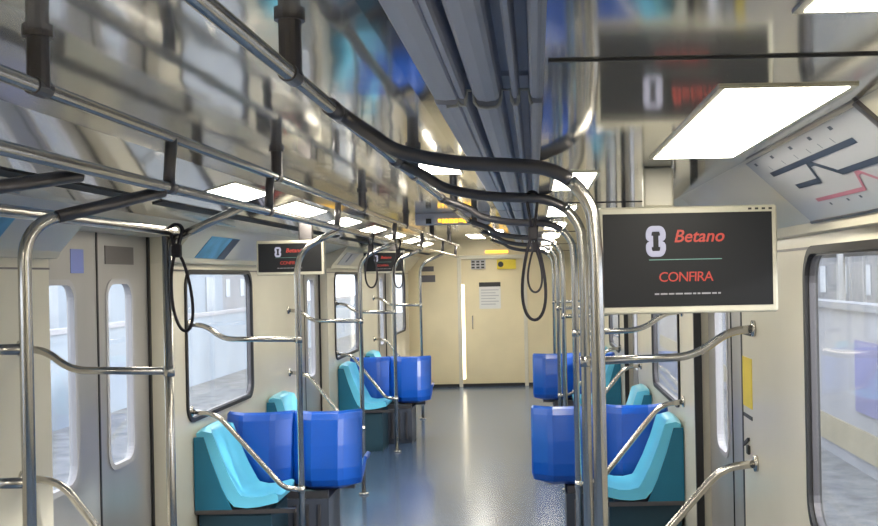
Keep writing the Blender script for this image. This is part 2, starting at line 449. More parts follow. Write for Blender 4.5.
for q, (a, b) in enumerate(((0.6, 1.5), (-0.6, 0.3), (4.86, 5.5), (6.1, 7.0), (7.7, 8.4), (9.1, 9.8), (10.6, 11.3), (12.1, 12.8), (13.6, 14.3))):
    xm = -0.855; zz = CZ + 0.455 - (0.855 - 0.72) * 0.14 / 0.504
    lab = {0: 'light panel above the double rail, outside the picture edge', 1: 'light panel above the double rail, last one behind the eye', 2: 'bright light panel above the double rail, left of the straps', 3: 'second bright light panel above the double rail, over the near seats',
           4: 'third, smaller light panel along the double rail'}.get(q, 'small distant light panel behind the double rail')
    light_fixture(xm - 0.095, xm + 0.095, a, b, zz, lab, tilt=-tl)
light_fixture(CX - 0.62, CX - 0.40, 5.45, 6.05, ROOF, 'white light panel on the ceiling seen under the largest curved tube')
for xl, lab in ((-0.95, 'added ceiling light strip on the window side, brightening the end wall'), (0.05, 'added ceiling light strip on the pole side, brightening the end wall')):
    light_fixture(CX + xl, CX + xl + 0.2, 15.0, 16.5, ROOF, lab)  # pair of added lights to brighten the end wall
light_fixture(CX - 0.62, CX - 0.40, 13.6, 14.2, ROOF, 'added light strip on the ceiling, brightening the far end')  # another added light for the far end of the car

# ------------------------------------------------------------------ overhead rails
PR = 0.0178
def rail_thing(name, label, cat, pt): return tag(empty(name, pt), label, cat)
r1 = rail_thing('overhead_handrail', 'single steel handrail hung from the ceiling, where the curved tubes end', 'handrail', P(-.525, 0, .449))
bm = NB(); tube(bm, [P(-.525, -2.2, .449), P(-.525, 16.0, .449)], PR); obj('rail', bm, M['steel'], r1, smooth=True)
for y in (-0.4, 2.36, 4.75, 7.1, 9.5, 11.9, 14.3):
    bm = NB(); tube(bm, [P(-.525, y, .449), P(-.525, y, .578)], 0.025); tube(bm, [P(-.525, y, .566), P(-.525, y, .58)], 0.034)
    tube(bm, [P(-.525, y - 0.035, .449), P(-.525, y + 0.035, .449)], 0.022)
    obj('ceiling_bracket', bm, M['steeldark'], r1, smooth=False)
r2 = rail_thing('double_handrail', 'pair of parallel steel rails joined by short posts along the window side', 'handrail', P(-1.13, 0, .30))
bm = NB(); tube(bm, [P(-1.126, -2.2, .452), P(-1.126, 16.0, .452)], PR); obj('upper_rail', bm, M['steel'], r2, smooth=True)
bm = NB(); tube(bm, [P(-1.137, -2.2, .295), P(-1.137, 16.0, .295)], PR); obj('lower_rail', bm, M['steel'], r2, smooth=True)
for y in (0.9, 3.37, 4.63, 6.23, 8.75, 10.85, 13.35, 15.5):
    bm = NB(); tube(bm, [P(-1.126, y, .452), P(-1.137, y, .295)], 0.0185); tube(bm, [P(-1.137, y - 0.03, .295), P(-1.137, y + 0.03, .295)], 0.0205)
    obj('spacer_post', bm, M['steeldark'], r2, smooth=True)
for y in (0.2, 2.47, 4.75, 7.1, 9.5, 11.9, 14.3):
    bm = NB(); tube(bm, [P(-1.126, y, .452), P(-1.126, y, .578)], 0.025); tube(bm, [P(-1.126, y, .566), P(-1.126, y, .58)], 0.034)
    tube(bm, [P(-1.126, y - 0.035, .452), P(-1.126, y + 0.035, .452)], 0.022)
    obj('ceiling_bracket', bm, M['steeldark'], r2, smooth=False)

# ------------------------------------------------------------------ poles with arms
def flange(bm, p, axis):
    p = Vector(p); a = Vector(axis); tube(bm, [p, p + a * 0.012], 0.032)

LEFT = [(2.95, -1.393), (4.2, -1.43), (6.25, -1.375), (8.75, -1.42), (10.85, -1.42), (13.35, -1.42)]
LLAB = ['curved-top steel pole standing by the double doors at the picture edge', 'steel pole between the double doors and the window, with two bent arms',
        'curved-top steel pole in front of the near blue seats', 'steel pole standing behind the near blue seats, beside the small straps',
        'thin steel pole at the aisle corner of the far left seats', 'thinnest steel pole, next to the end wall']
XW = -HW - CX
for (D, X), lab in zip(LEFT, LLAB):
    root = empty('grab_pole', P(X, D, -CZ)); tag(root, lab, 'grab pole', 'grab poles along the left side')
    dj = 3.32 if D == 2.95 else D
    ht = 0.165
    bm = NB()
    if D == 4.2:
        tube(bm, [P(X, D, -CZ), P(X, D, 0.18)], PR)
    else:
        fl = fillet([P(X, D, -CZ), P(X, D, ht), P(-1.137, dj, .28)], 0.13 if D != 2.95 else 0.10)
        if D == 2.95:
            b2 = NB(); tube(b2, fl[-2:], PR * 1.04); obj('top_brace', b2, M['steeldark'], root, smooth=True)['label'] = 'dark sloping brace'  # brace steel darkened: its dark reflection is put into the colour
            fl = fl[:-1]
        tube(bm, fl, PR)
    tube(bm, [P(X, D, -CZ), P(X, D, -CZ + 0.015)], 0.04)
    obj('pole', bm, M['steel'], root, smooth=True)
    if D == 4.2:
        bm = NB(); tube(bm, [P(X + 0.01, D, 0.16), P(-1.137, D, .285)], PR * 0.9); obj('top_brace', bm, M['steel'], root, smooth=True)
    if D == 2.95:
        for hb in (-.175, -.54):
            bm = NB(); tube(bm, fillet([P(XW, D - 0.02, hb - 0.02), P(XW + 0.2, D, hb - 0.01), P(X - 0.15, D, hb), P(X, D, hb)], 0.1), PR * 0.85); flange(bm, P(XW, D - 0.02, hb - 0.02), (1, 0, 0)); obj('arm', bm, M['steel'], root, smooth=True)
        continue
    bm = NB()
    tube(bm, fillet([P(XW, D, -.245), P(XW + 0.10, D, -.255), P(XW + 0.20, D, -.335), P(X, D, -.345)], 0.09), PR * 0.85); flange(bm, P(XW, D, -.245), (1, 0, 0))
    tube(bm, [P(X, D, -.365), P(X, D, -.325)], 0.0215)
    obj('upper_arm', bm, M['steel'], root, smooth=True)
    bm = NB()
    tube(bm, fillet([P(XW, D, -.75), P(XW + 0.15, D, -.765), P(X - 0.10, D, -1.205), P(X, D, -1.215)], 0.09), PR * 0.85); flange(bm, P(XW, D, -.75), (1, 0, 0))
    tube(bm, [P(X, D, -1.235), P(X, D, -1.195)], 0.0215)
    obj('lower_arm', bm, M['steel'], root, smooth=True)
root = empty('door_header_rail', P(-1.41, 2.7, .2)); tag(root, 'steel rail running along the top of the double doors from pole to pole', 'handrail')
bm = NB(); tube(bm, [P(-1.40, 0.6, .2), P(-1.415, 4.24, .2)], PR); obj('rail', bm, M['steel'], root, smooth=True)
for y in (1.3,):
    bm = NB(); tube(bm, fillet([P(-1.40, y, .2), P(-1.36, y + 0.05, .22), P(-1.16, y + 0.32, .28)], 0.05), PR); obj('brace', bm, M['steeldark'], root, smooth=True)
bm = NB(); tube(bm, [P(-1.40, 2.45, .2), P(-1.16, 2.77, .28)], PR); obj('brace', bm, M['steeldark'], root, smooth=True)  # dark reflection in this brace is put into its colour too

RIGHT = [(2.95, .168), (4.2, .190), (6.25, .228), (8.75, .226), (10.85, .226), (13.35, .226)]
RLAB = ['thick dark-topped pole arching over to the ceiling rail, touching the near monitor', 'second pole arching over from the monitor side, with two bent wall arms',
        'third arched pole in the row behind the monitor', 'fourth arched pole in the row behind the monitor', 'fifth, distant arched pole in the row', 'last and thinnest arched pole in the row']
XWR = HW - CX
for (D, X), lab in zip(RIGHT, RLAB):
    root = empty('arched_grab_pole', P(X, D, -CZ)); tag(root, lab, 'grab pole', 'arched poles along the aisle')
    bm = NB()
    pts = [P(X, D, -CZ), P(X, D, 0.05), P(X - 0.008, D, .165), P(X - .055, D, .245), P(X - .125, D, .287), P(X - .21, D, .300), P(X - .38, D, .312), P(X - .53, D, .345), P(X - .61, D, .395), P(-.505, D - 0.015, .44), P(-.52, D - 0.05, .449)]
    # smooth the bends
    sm = []
    for a, b, c, d in zip([pts[0]] + pts[:-2], pts[:-1], pts[1:], pts[2:] + [pts[-1]]):
        if (b - a).length > 1 or (c - b).length > 1: sm.append(b); continue
        for k in range(5):
            t = k / 5
            sm.append(0.5 * ((2 * b) + (c - a) * t + (2 * a - 5 * b + 4 * c - d) * t * t + (3 * b - a - 3 * c + d) * t ** 3))
    sm.append(pts[-1])
    cut = next(i for i, p in enumerate(sm) if p.z > CZ + 0.255)
    tube(bm, sm[:cut + 1], 0.0192, 16); tube(bm, [P(X, D, -CZ), P(X, D, -CZ + 0.015)], 0.04)
    obj('pole', bm, M['steel'], root, smooth=True)
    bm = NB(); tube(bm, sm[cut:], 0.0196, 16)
    obj('arched_tube', bm, M['steeldark'], root, smooth=True)['label'] = 'dark curved upper length of the pole'  # same steel as below; the dark it reflects is put into the colour
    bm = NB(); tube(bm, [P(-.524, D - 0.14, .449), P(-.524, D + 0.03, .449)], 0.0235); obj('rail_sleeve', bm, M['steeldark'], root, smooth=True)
    if D == 2.95: continue
    bm = NB()
    tube(bm, fillet([P(XWR, D, -.225), P(XWR - 0.10, D, -.235), P(XWR - 0.24, D, -.33), P(X, D, -.34)], 0.09), PR * 0.9); flange(bm, P(XWR, D, -.225), (-1, 0, 0))
    tube(bm, [P(X, D, -.36), P(X, D, -.32)], 0.0215)
    obj('upper_arm', bm, M['steel'], root, smooth=True)
    bm = NB()
    tube(bm, fillet([P(XWR, D, -.75), P(XWR - 0.14, D, -.765), P(X + 0.12, D, -1.205), P(X, D, -1.215)], 0.09), PR * 0.9); flange(bm, P(XWR, D, -.75), (-1, 0, 0))
    tube(bm, [P(X, D, -1.235), P(X, D, -1.195)], 0.0215)
    obj('lower_arm', bm, M['steel'], root, smooth=True)

# ------------------------------------------------------------------ straps
def strap(p, drop, length, width, lab, tilt=0.0):
    """webbing from the rail down to a clamp, then a long loop"""
    root = empty('hand_strap', p); tag(root, lab, 'hand strap', 'hanging hand straps')
    r = 0.024
    b = NB()
    for yy in (-0.008, 0.008):
        pts = [(0.004, yy, -drop)] + [(r * math.cos(a), yy, r * math.sin(a)) for a in [math.radians(-30 + 240 * k / 12) for k in range(13)]] + [(-0.004, yy, -drop)]
        tube(b, pts, 0.0055, 8)
    me = bpy.data.meshes.new('hanger'); b.to_mesh(me); b.free(); link('hanger', me, M['strap'], root, True)
    b = NB(); box(b, -0.019, 0.019, -0.014, 0.014, -drop - 0.035, -drop + 0.02)
    me = bpy.data.meshes.new('clamp'); b.to_mesh(me); b.free(); c = link('clamp', me, M['strap'], root); md = c.modifiers.new('b', 'BEVEL'); md.width = 0.008; md.segments = 2
    b = NB(); pts = []
    for k in range(40):
        a = 2 * math.pi * k / 40
        t = 0.5 - 0.5 * math.cos(a)
        zz = -drop - 0.02 - (length - drop - 0.02) * t
        w = width * math.sin(a) * (0.45 + 0.62 * t)
        pts.append((w + tilt * (zz + drop), 0.012 * math.sin(2 * a), zz))
    tube(b, pts, 0.0062, 8, closed=True)
    me = bpy.data.meshes.new('loop'); b.to_mesh(me); b.free(); link('loop', me, M['strap'], root, True)
    return root
strap(P(-.005, 4.2, .30), .13, .475, 0.056, 'large loop strap hanging from the second curved tube in mid picture')
strap(P(-.0, 6.25, .30), .13, .40, 0.05, 'smaller loop strap seen inside the large loop')
strap(P(-1.385, 4.18, .20), .07, .39, 0.05, 'loop strap hanging at the end of the rail beside the window', tilt=-0.09)
strap(P(-1.137, 7.5, .295), .08, .36, 0.052, 'loop strap on the double rail in front of the far small monitor')
strap(P(-1.137, 9.0, .295), .08, .38, 0.05, 'second loop strap on the double rail, next to the far small monitor')

# ------------------------------------------------------------------ seats
def cyan_seat(y0, sgn, lab):
    """moulded single seat against the wall, facing the aisle; sgn is the side of the car"""
    root = empty('single_seat', (sgn * (HW - 0.3), y0 + 0.225, 0)); tag(root, lab, 'seat', 'pale blue single seats against the walls')
    W = 0.44
    front = [(1.315, .885), (1.305, .86), (1.275, .75), (1.235, .62), (1.195, .52), (1.155, .475), (1.10, .462), (1.04, .465), (0.985, .480), (0.955, .487), (0.94, .478)]
    back = [(0.944, .455), (0.985, .446), (1.06, .430), (1.13, .425), (1.20, .435), (1.25, .50), (1.305, .62), (1.35, .76), (1.375, .86), (1.378, .882), (1.35, .897)]
    n = 9
    b = NB(); rows = []
    prof_ = front + back
    for i in range(n):
        t = i / (n - 1); yy = y0 + W * t
        e = abs(2 * t - 1) ** 4
        row = []
        for k, (x, z) in enumerate(prof_):
            isf = k < len(front)
            # raised side wings on the sitting face
            dx = -0.03 * e if isf and z > .5 else 0
            dz = 0.025 * e if isf and z <= .5 else 0
            zt = -0.018 * e if z > .84 else 0
            row.append(b.verts.new((sgn * (x + dx + .035 * min(1, max(0, (z - .44) / .3))), yy, z + dz + zt)))
        rows.append(row)
    m_ = len(prof_)
    for i in range(n - 1):
        for k in range(m_):
            b.faces.new((rows[i][k], rows[i][(k + 1) % m_], rows[i + 1][(k + 1) % m_], rows[i + 1][k]))
    b.faces.new(rows[0]); b.faces.new(rows[-1])
    sh = obj('seat_shell', b, M['cyan'], root, smooth=True)
    md = sh.modifiers.new('e', 'EDGE_SPLIT'); md.split_angle = math.radians(50)
    for yy in (y0 - 0.012, y0 + W + 0.002):
        b = NB()
        lp = [(1.424, .42), (1.424, .845), (1.368, .845), (1.325, .70), (1.27, .55), (1.21, .42)]
        A = [b.verts.new((sgn * x, yy, z)) for x, z in lp]; B = [b.verts.new((sgn * x, yy + 0.01, z)) for x, z in lp]
        b.faces.new(A); b.faces.new(B)
        for i in range(len(lp)): b.faces.new((A[i], A[(i + 1) % len(lp)], B[(i + 1) % len(lp)], B[i]))
        obj('side_panel', b, M['teal'], root)
    b = NB(); box(b, *sorted((sgn * 1.424, sgn * 0.84)), y0 - 0.012, y0 + 0.02, 0.395, 0.42); box(b, *sorted((sgn * 1.424, sgn * 1.02)), y0 + 0.02, y0 + W, 0.40, 0.42)
    obj('support_beam', b, M['steeldark'], root)
    b = NB(); box(b, *sorted((sgn * 1.41, sgn * 0.99)), y0 + 0.022, y0 + W, 0.0, 0.40)
    bxo = obj('under_seat_box', b, M['tealdark'], root)
    return root

def blue_pair(yb, sgn, lab):
    """double seat facing away from the eye, back at y = yb"""
    root = empty('passenger_bench', (sgn * 0.95, yb + 0.25, 0)); tag(root, lab, 'seat', 'blue double seats across the car')
    for q in range(2):
        inn = 0.555 if sgn < 0 else 0.545; wd = (1.415 - inn) / 2
        xa = inn + q * wd; xb = xa + wd - 0.008
        # cross-section in (x, y): flat middle, sides folded forward
        xs = [xa, xa + 0.012, xa + 0.10, xa + 0.13, xb - 0.13, xb - 0.10, xb - 0.012, xb]
        ys = [0.115, 0.092, 0.018, 0.0, 0.0, 0.018, 0.092, 0.115]
        sec = [(.898, .085), (.903, .07), (.893, .055), (.86, .04), (.70, .015), (.56, 0.0), (.49, .0), (.455, .02), (.435, .06), (.43, .16), (.44, .30), (.45, .44), (.44, .47)]
        b = NB(); rows = []
        for (z, dy) in sec:
            flat = z <= .45
            row = []
            for x, yy in zip(xs, ys):
                if flat: zz = z + 1.25 * yy * min(1, dy / .3); y_ = yb + dy + yy * max(0, 1 - dy / .25)
                else: zz = z; y_ = yb + dy + yy
                row.append(b.verts.new((sgn * x, y_, zz)))
            rows.append(row)
        for r0, r1_ in zip(rows, rows[1:]):
            for i in range(len(xs) - 1): b.faces.new((r0[i], r0[i + 1], r1_[i + 1], r1_[i]))
        sh = obj('seat_shell', b, M['blue'], root)
        md = sh.modifiers.new('s', 'SOLIDIFY'); md.thickness = 0.022; md.offset = 0.0
        md = sh.modifiers.new('b', 'BEVEL'); md.width = 0.006; md.segments = 2; md.limit_method = 'ANGLE'; md.angle_limit = math.radians(25)
    b = NB(); box(b, *sorted((sgn * 0.76, sgn * 1.41)), yb + 0.06, yb + 0.10, 0.365, 0.41); box(b, *sorted((sgn * 0.64, sgn * 1.41)), yb + 0.36, yb + 0.40, 0.365, 0.41)
    obj('support_beam', b, M['steeldark'], root)
    b = NB(); box(b, *sorted((sgn * 0.75, sgn * 1.41)), yb + 0.03, yb + 0.42, 0.0, 0.365)
    bo = obj('under_seat_box', b, M['box'], root)
    for k in range(8):
        b = NB(); xx = 0.80 + k * 0.075; box(b, *sorted((sgn * xx, sgn * (xx + 0.018))), yb + 0.022, yb + 0.031, 0.05, 0.33); obj('vent_slat', b, M['steeldark'], bo)
    return root

for gi, y in enumerate((6.25, 10.85)):
    w = ('near', 'far')[gi]
    cyan_seat(y + 0.04, -1, '%s pale blue seat under the window, in front of the %s left blue seats' % (('large', 'small')[gi], w))
    blue_pair(y + 0.53, -1, ('big blue double seat seen from behind, crossed by a diagonal arm', 'small blue double seat beside the end of the aisle')[gi])
    cyan_seat(y + 1.75, -1, ('pale blue seat top peeping over the big blue double seat under the window', 'distant pale blue seat beyond the small blue double seat')[gi])
    cyan_seat(y + 0.04, 1, ('pale blue seat below the near monitor, next to the doorway', 'small pale blue seat seen beyond the row of poles')[gi])
    blue_pair(y + 0.53, 1, ('blue double seat behind the row of arched poles', 'far blue double seat, a narrow strip left of the arched poles')[gi])
    cyan_seat(y + 1.75, 1, ('pale blue seat top showing above the blue double seat behind the poles', 'far pale blue seat hidden beyond the last right-hand seats')[gi])

# ------------------------------------------------------------------ monitors
def monitor(x0, x1, D, lab, z0=CZ - 0.122, z1=CZ + 0.194):
    k_ = (z1 - z0) / 0.316; kx = (x1 - x0) / 0.526
    root = empty('monitor', ((x0 + x1) / 2, D, z0)); tag(root, lab, 'monitor', 'ceiling-hung monitors')
    b = NB(); box(b, x0, x1, D, D + 0.06, z0, z1); obj('casing', b, M['casing'], root, bevel=0.008)
    sx0, sx1, sz0, sz1 = x0 + 0.012, x1 - 0.016, z0 + 0.022, z1 - 0.020
    b = NB(); box(b, sx0, sx1, D - 0.002, D + 0.004, sz0, sz1); scr = obj('screen', b, M['screen'], root)
    w, h = sx1 - sx0, sz1 - sz0
    def put(name, me, m, u, v):
        me.transform(Matrix.Translation((sx0 + w * u - root.location.x - scr.location.x, D - 0.003 - root.location.y - scr.location.y, sz0 + h * v - root.location.z - scr.location.z)) @ Matrix.Rotation(math.radians(90), 4, 'X'))
        return link(name, me, m, scr)
    put('lettering', text_mesh('Betano', 0.052 * k_, 0.25, bold=0.0006), M['red'], 0.565, 0.745)
    put('lettering', text_mesh('CONFIRA', 0.041 * k_, 0.05, spacing=0.88), M['red'], 0.485, 0.31)
    # emblem: two facing arches with a gap between them
    def arch_bm(cx, cz, up):
        b = NB(); k = 1 if up else -1
        pts = [(-.008, -.016 * k), (-.021, -.016 * k), (-.021, .002 * k), (-.015, .013 * k), (.015, .013 * k), (.021, .002 * k), (.021, -.016 * k), (.008, -.016 * k)]
        q = [Vector((cx + a, 0, cz + c)) for a, c in pts]
        tube(b, fillet(q, 0.008, 4), 0.0085, 8)
        bmesh.ops.scale(b, verts=b.verts, vec=(1, 0.08, 1)); return b
    for up in (True, False):
        b = arch_bm(0, 0.024 if up else -0.024, up)
        me = bpy.data.meshes.new('emblem'); b.to_mesh(me); b.free()
        me.transform(Matrix.Scale(k_, 4)); me.transform(Matrix.Translation((sx0 + w * 0.312 - root.location.x, D - 0.003 - root.location.y, sz0 + h * 0.70 - root.location.z)))
        link('emblem', me, M['white'], scr)
    b = NB()
    box(b, sx0 + w * 0.27, sx0 + w * 0.70, D - 0.0035, D - 0.0025, sz0 + h * 0.497, sz0 + h * 0.506); obj('divider_line', b, M['green'], scr)
    b = NB(); x = sx0 + w * 0.30; rnd = random.Random(3)
    while x < sx0 + w * 0.69:
        l = rnd.uniform(0.008, 0.03); box(b, x, min(x + l, sx0 + w * 0.69), D - 0.0035, D - 0.0025, sz0 + h * 0.125, sz0 + h * 0.142); x += l + 0.004
    obj('caption_line', b, M['greytx'], scr)
    b = NB()
    for k in range(4): box(b, x1 - 0.085 + k * 0.02, x1 - 0.075 + k * 0.02, D - 0.0015, D + 0.001, z1 - 0.014, z1 - 0.008)
    obj('control_buttons', b, M['black'], root)
    top = SIDE_R if x0 > 0 else CZ + 0.39
    b = NB(); xm = x0 + 0.18 if x0 > 0 else x1 - 0.12; box(b, xm - 0.045, xm + 0.045, D + 0.012, D + 0.055, z1 - 0.002, top + 0.0); obj('mount', b, M['casing'] if x0 > 0 else M['steeldark'], root, bevel=0.008)
    return root
monitor(CX + .190, CX + .716, 3.18, 'large ceiling-hung monitor with red lettering on its black screen')
monitor(CX - 1.79, CX - 1.355, 6.95, 'small dark monitor over the near window, seen behind a curved pole', CZ + .03, CZ + .255)
monitor(CX - 1.84, CX - 1.39, 11.55, 'smallest dark monitor, far along behind the loop straps', CZ + .05, CZ + .29)

# ------------------------------------------------------------------ map, posters, stickers
def cove_pt(sgn, y, t, off=0.004):
    """point on the slanted cove, t=0 at its top, 1 at its foot"""
    xi, top = (1.184, SIDE_R) if sgn > 0 else (1.224, CZ + 0.315)
    a = Vector((xi, 0, top)); b = Vector((1.378, 0, CZ + 0.135)); d = b - a
    nn = Vector((-d.z, 0, d.x)).normalized()
    if nn.x > 0: nn = -nn
    p = a + d * t + nn * off
    return Vector((sgn * p.x, y, p.z))

def cove_quad(bm, sgn, y0, y1, t0, t1, off, thick=0.002, skew=0.0):
    q = [cove_pt(sgn, y0, t0, off), cove_pt(sgn, y1, t0, off), cove_pt(sgn, y1 + skew, t1, off), cove_pt(sgn, y0 + skew, t1, off)]
    r = [cove_pt(sgn, y0, t0, off - thick), cove_pt(sgn, y1, t0, off - thick), cove_pt(sgn, y1 + skew, t1, off - thick), cove_pt(sgn, y0 + skew, t1, off - thick)]
    a = [bm.verts.new(p) for p in q]; b = [bm.verts.new(p) for p in r]
    bm.faces.new(a); bm.faces.new(b)
    for i in range(4): bm.faces.new((a[i], a[(i + 1) % 4], b[(i + 1) % 4], b[i]))

def cove_line(bm, sgn, pts, wy, off):
    for (y0, t0), (y1, t1) in zip(pts, pts[1:]):
        a = cove_pt(sgn, y0, t0, off); b = cove_pt(sgn, y1, t1, off)
        d = (b - a).normalized(); n = (cove_pt(sgn, 0, 0, 1) - cove_pt(sgn, 0, 0, 0)).normalized()
        s = d.cross(n) * wy
        vs = [bm.verts.new(p) for p in (a - s - d * wy * .5, a + s - d * wy * .5, b + s + d * wy * .5, b - s + d * wy * .5)]
        bm.faces.new(vs)

rt = empty('line_map', cove_pt(1, 2.4, 0.5)); tag(rt, 'white route map with navy and red lines on the slanted panel above the window', 'map')
bm = NB(); cove_quad(bm, 1, 2.02, 3.08, 0.03, 0.97, 0.004, 0.003); obj('map_sheet', bm, M['paper'], rt)
bm = NB()
cove_line(bm, 1, [(2.95, .27), (2.19, .27)], .008, .0052)
cove_line(bm, 1, [(2.85, .50), (2.64, .51), (2.60, .32), (2.56, .32), (2.45, .50), (2.10, .50)], .008, .0056)
obj('navy_line', bm, M['navy'], rt)
bm = NB()
cove_line(bm, 1, [(2.82, .72), (2.42, .73), (2.37, .56), (2.34, .56), (2.27, .70), (2.1, .70)], .006, .0052)
obj('red_line', bm, M['pink'], rt)
for y, t, l, t2, wd in [(y, .09, .02, .09, .005) for y in (3.0, 2.8, 2.6, 2.42, 2.25)] + [(y, .17, .004, .22, .002) for y in (2.9, 2.75, 2.62, 2.5, 2.4, 2.3)] + [(y, .80, .012, .80, .004) for y in (2.75, 2.6, 2.5)]:
    bm = NB(); cove_line(bm, 1, [(y, t), (y - l, t2)], wd, .0052); obj('station_mark', bm, M['navy'], rt)
bm = NB(); cove_quad(bm, 1, 1.995, 2.02, 0.0, 1.0, 0.008, 0.008); cove_quad(bm, 1, 2.0, 3.09, 0.972, 1.0, 0.006, 0.006); obj('edge_strip', bm, M['steeldark'], rt)

def poster(sgn, y0, y1, t0, t1, mm, lab, extra=None):
    rt = empty('advert_poster', cove_pt(sgn, (y0 + y1) / 2, (t0 + t1) / 2)); tag(rt, lab, 'poster', 'posters on the slanted panels')
    b = NB(); cove_quad(b, sgn, y0, y1, t0, t1, 0.004, 0.003); obj('printed_sheet', b, mm, rt)
    if extra:
        b = NB(); cove_quad(b, sgn, *extra, 0.0055, 0.001); obj('dark_panel', b, M['posterdark'], rt)
poster(-1, 3.25, 3.88, 0.18, 0.95, M['posterblue'], 'blue poster on the slanted panel at the picture edge beside the doors')
poster(-1, 6.2, 6.78, 0.30, 0.97, M['posterblue'], 'blue and black poster over the near window', (6.62, 6.78, 0.30, 0.97))
poster(-1, 9.9 + 0.75, 11.4, 0.3, 0.95, M['signgrey'], 'grey poster between the two small monitors', (10.95, 11.02, .35, .8))
poster(1, 6.2, 7.0, 0.2, 0.95, M['posterblue'], 'blue poster on the slanted panel behind the near monitor')

rt = empty('door_sticker', (-XD, 4.95, CZ + 0.1)); tag(rt, 'blue sticker near the top of a door leaf, right of the curved-top pole', 'sticker')
b = NB(); box(b, -XD - 0.001, -XD + 0.002, 4.86, 5.0, CZ + 0.05, CZ + 0.16); obj('printed_sheet', b, M['lilac'], rt)

# yellow notice and lock marks on the right-hand wall by the door
XR = HW
rt = empty('safety_sticker', (XR, 4.2, 1.25)); tag(rt, 'yellow sticker on the cream wall below the near monitor', 'sticker')
b = NB(); box(b, XR - 0.003, XR, 4.27, 4.45, 1.2, 1.40); obj('printed_sheet', b, M['yellow'], rt)
for zl, zh in ((1.155, 1.17), (1.49, 1.50)):
    b = NB(); box(b, XR - 0.003, XR, 4.275, 4.445, zl, zh); obj('black_line', b, M['black'], rt)
rt = empty('door_release', (XR, 4.2, 1.05)); tag(rt, 'small black release catch on the wall above the lower wall arm', 'catch')
b = NB(); obox(b, (XR - 0.005, 4.39, 1.055), (0.005, 0, 0), (0, 0.05, -0.018), (0, 0.002, 0.006)); obj('lever', b, M['black'], rt)
b = NB(); obox(b, (XR - 0.006, 4.345, 1.03), (0.006, 0, 0), (0, 0.018, 0), (0, 0, 0.018)); obj('key_plate', b, M['black'], rt, bevel=0.004)

# ------------------------------------------------------------------ end wall fittings and the amber display
def wall_sign(name, lab, X0, X1, h0, h1, m, cat='sign', y=Y1):
    rt = empty(name, P((X0 + X1) / 2, y, (h0 + h1) / 2)); tag(rt, lab, cat)
    b = NB(); box(b, X0 + CX, X1 + CX, y - 0.012, y + 0.002, h0 + CZ, h1 + CZ); obj('plate', b, m, rt)
    return rt
SE = 63.0
ysd = Y1 + 0.026
rt = wall_sign('door_notice', 'white notice with a dark heading on the end door', -.89, -.55, -.52, -.10, M['signwhite'], y=ysd)
b = NB(); box(b, -.89 + CX, -.55 + CX, ysd - 0.016, ysd - 0.011, CZ - .17, CZ - .10); obj('heading', b, M['black'], rt)
b = NB()
for k in range(6): box(b, -.86 + CX, -.58 - 0.05 * (k % 2) + CX, ysd - 0.014, ysd - 0.011, CZ - .23 - k * .045, CZ - .215 - k * .045)
obj('text_lines', b, M['signgrey'], rt)
rt = wall_sign('warning_plate', 'yellow warning plate above the end door', -.60, -.30, .105, .255, M['yellow'])
b = NB(); tube(b, [P(-.54, Y1 - 0.016, .18), P(-.54, Y1 - 0.01, .18)], 0.045, 16); obj('black_dot', b, M['black'], rt)
rt = wall_sign('information_plate', 'grey plate with rows of small marks, left of the yellow warning plate', -1.01, -.78, .11, .26, M['signgrey'])
b = NB()
for i in range(3):
    for j in range(3): box(b, -1.0 + .075 * i + CX, -.95 + .075 * i + CX, Y1 - 0.015, Y1 - 0.011, CZ + .125 + .045 * j, CZ + .15 + .045 * j)
obj('marks', b, M['black'], rt)
wall_sign('equipment_label', 'small dark plate on the end wall, upper of the two', -1.80, -1.60, .09, .17, M['steeldark'])
wall_sign('equipment_label', 'dark plate on the end wall, lower of the two', -1.81, -1.58, -.08, .03, M['steeldark'])
rt = wall_sign('door_lamp', 'small warm lit strip above the end door', -.78, -.42, .36, .40, M['amber'], cat='lamp')
# hanging display
yd = 9.8; sd = 1080 / yd
rt = empty('amber_display', P(-1.0, yd, .5)); tag(rt, 'grey display box with an amber lit message, hung under the ceiling', 'display')
b = NB(); box(b, CX - 1.08, CX - 0.40, yd, yd + 0.08, CZ + .473, ROOF); obj('casing', b, M['duct'], rt, bevel=0.01)
b = NB(); x = -.87; rnd = random.Random(8)
while x < -.53:
    l = rnd.uniform(0.02, 0.05); box(b, CX + x, CX + x + l, yd - 0.006, yd + 0.002, CZ + .487 + rnd.choice((0, .008)), CZ + .525); x += l + 0.008
obj('lit_message', b, M['amber'], rt)
b = NB(); box(b, CX - .98, CX - .93, yd - 0.006, yd + 0.002, CZ + .485, CZ + .53); obj('sensor_eye', b, M['black'], rt)

# ------------------------------------------------------------------ outside
bm = NB(); box(bm, -60, -HW - 0.2, -25, 90, -1.25, -1.15); box(bm, HW + 0.2, 60, -25, 90, -1.25, -1.15); box(bm, -HW - 0.2, HW + 0.2, -25, 90, -1.25, -1.15)
tag(obj('ground', bm, M['ballast']), kind='structure')
def building(name, lab, x0, x1, y0, y1, z1, m, band=None, windows=None, side=1):
    rt = empty(name, ((x0 + x1) / 2, (y0 + y1) / 2, -1.15)); tag(rt, lab, 'building')
    b = NB(); box(b, x0, x1, y0, y1, -1.15, z1); obj('walls', b, m, rt)
    b = NB(); box(b, x0 - 0.15, x1 + 0.15, y0 - 0.15, y1 + 0.15, z1, z1 + 0.18); obj('roof_edge', b, M['greywall'], rt)
    xf = x1 if side < 0 else x0
    if windows:
        for k in range(windows):
            yy = y0 + (k + 0.5) * (y1 - y0) / windows
            b = NB(); box(b, xf - 0.05, xf + 0.05, yy - 0.5, yy + 0.5, 0.6, 1.9); obj('window', b, M['glassgrey'], rt)
    return rt
building('low_station_building', 'pale low building seen through the near window on the window-seat side', -16, -11, 24, 40, 3.0, M['bluewall'], windows=5, side=-1)
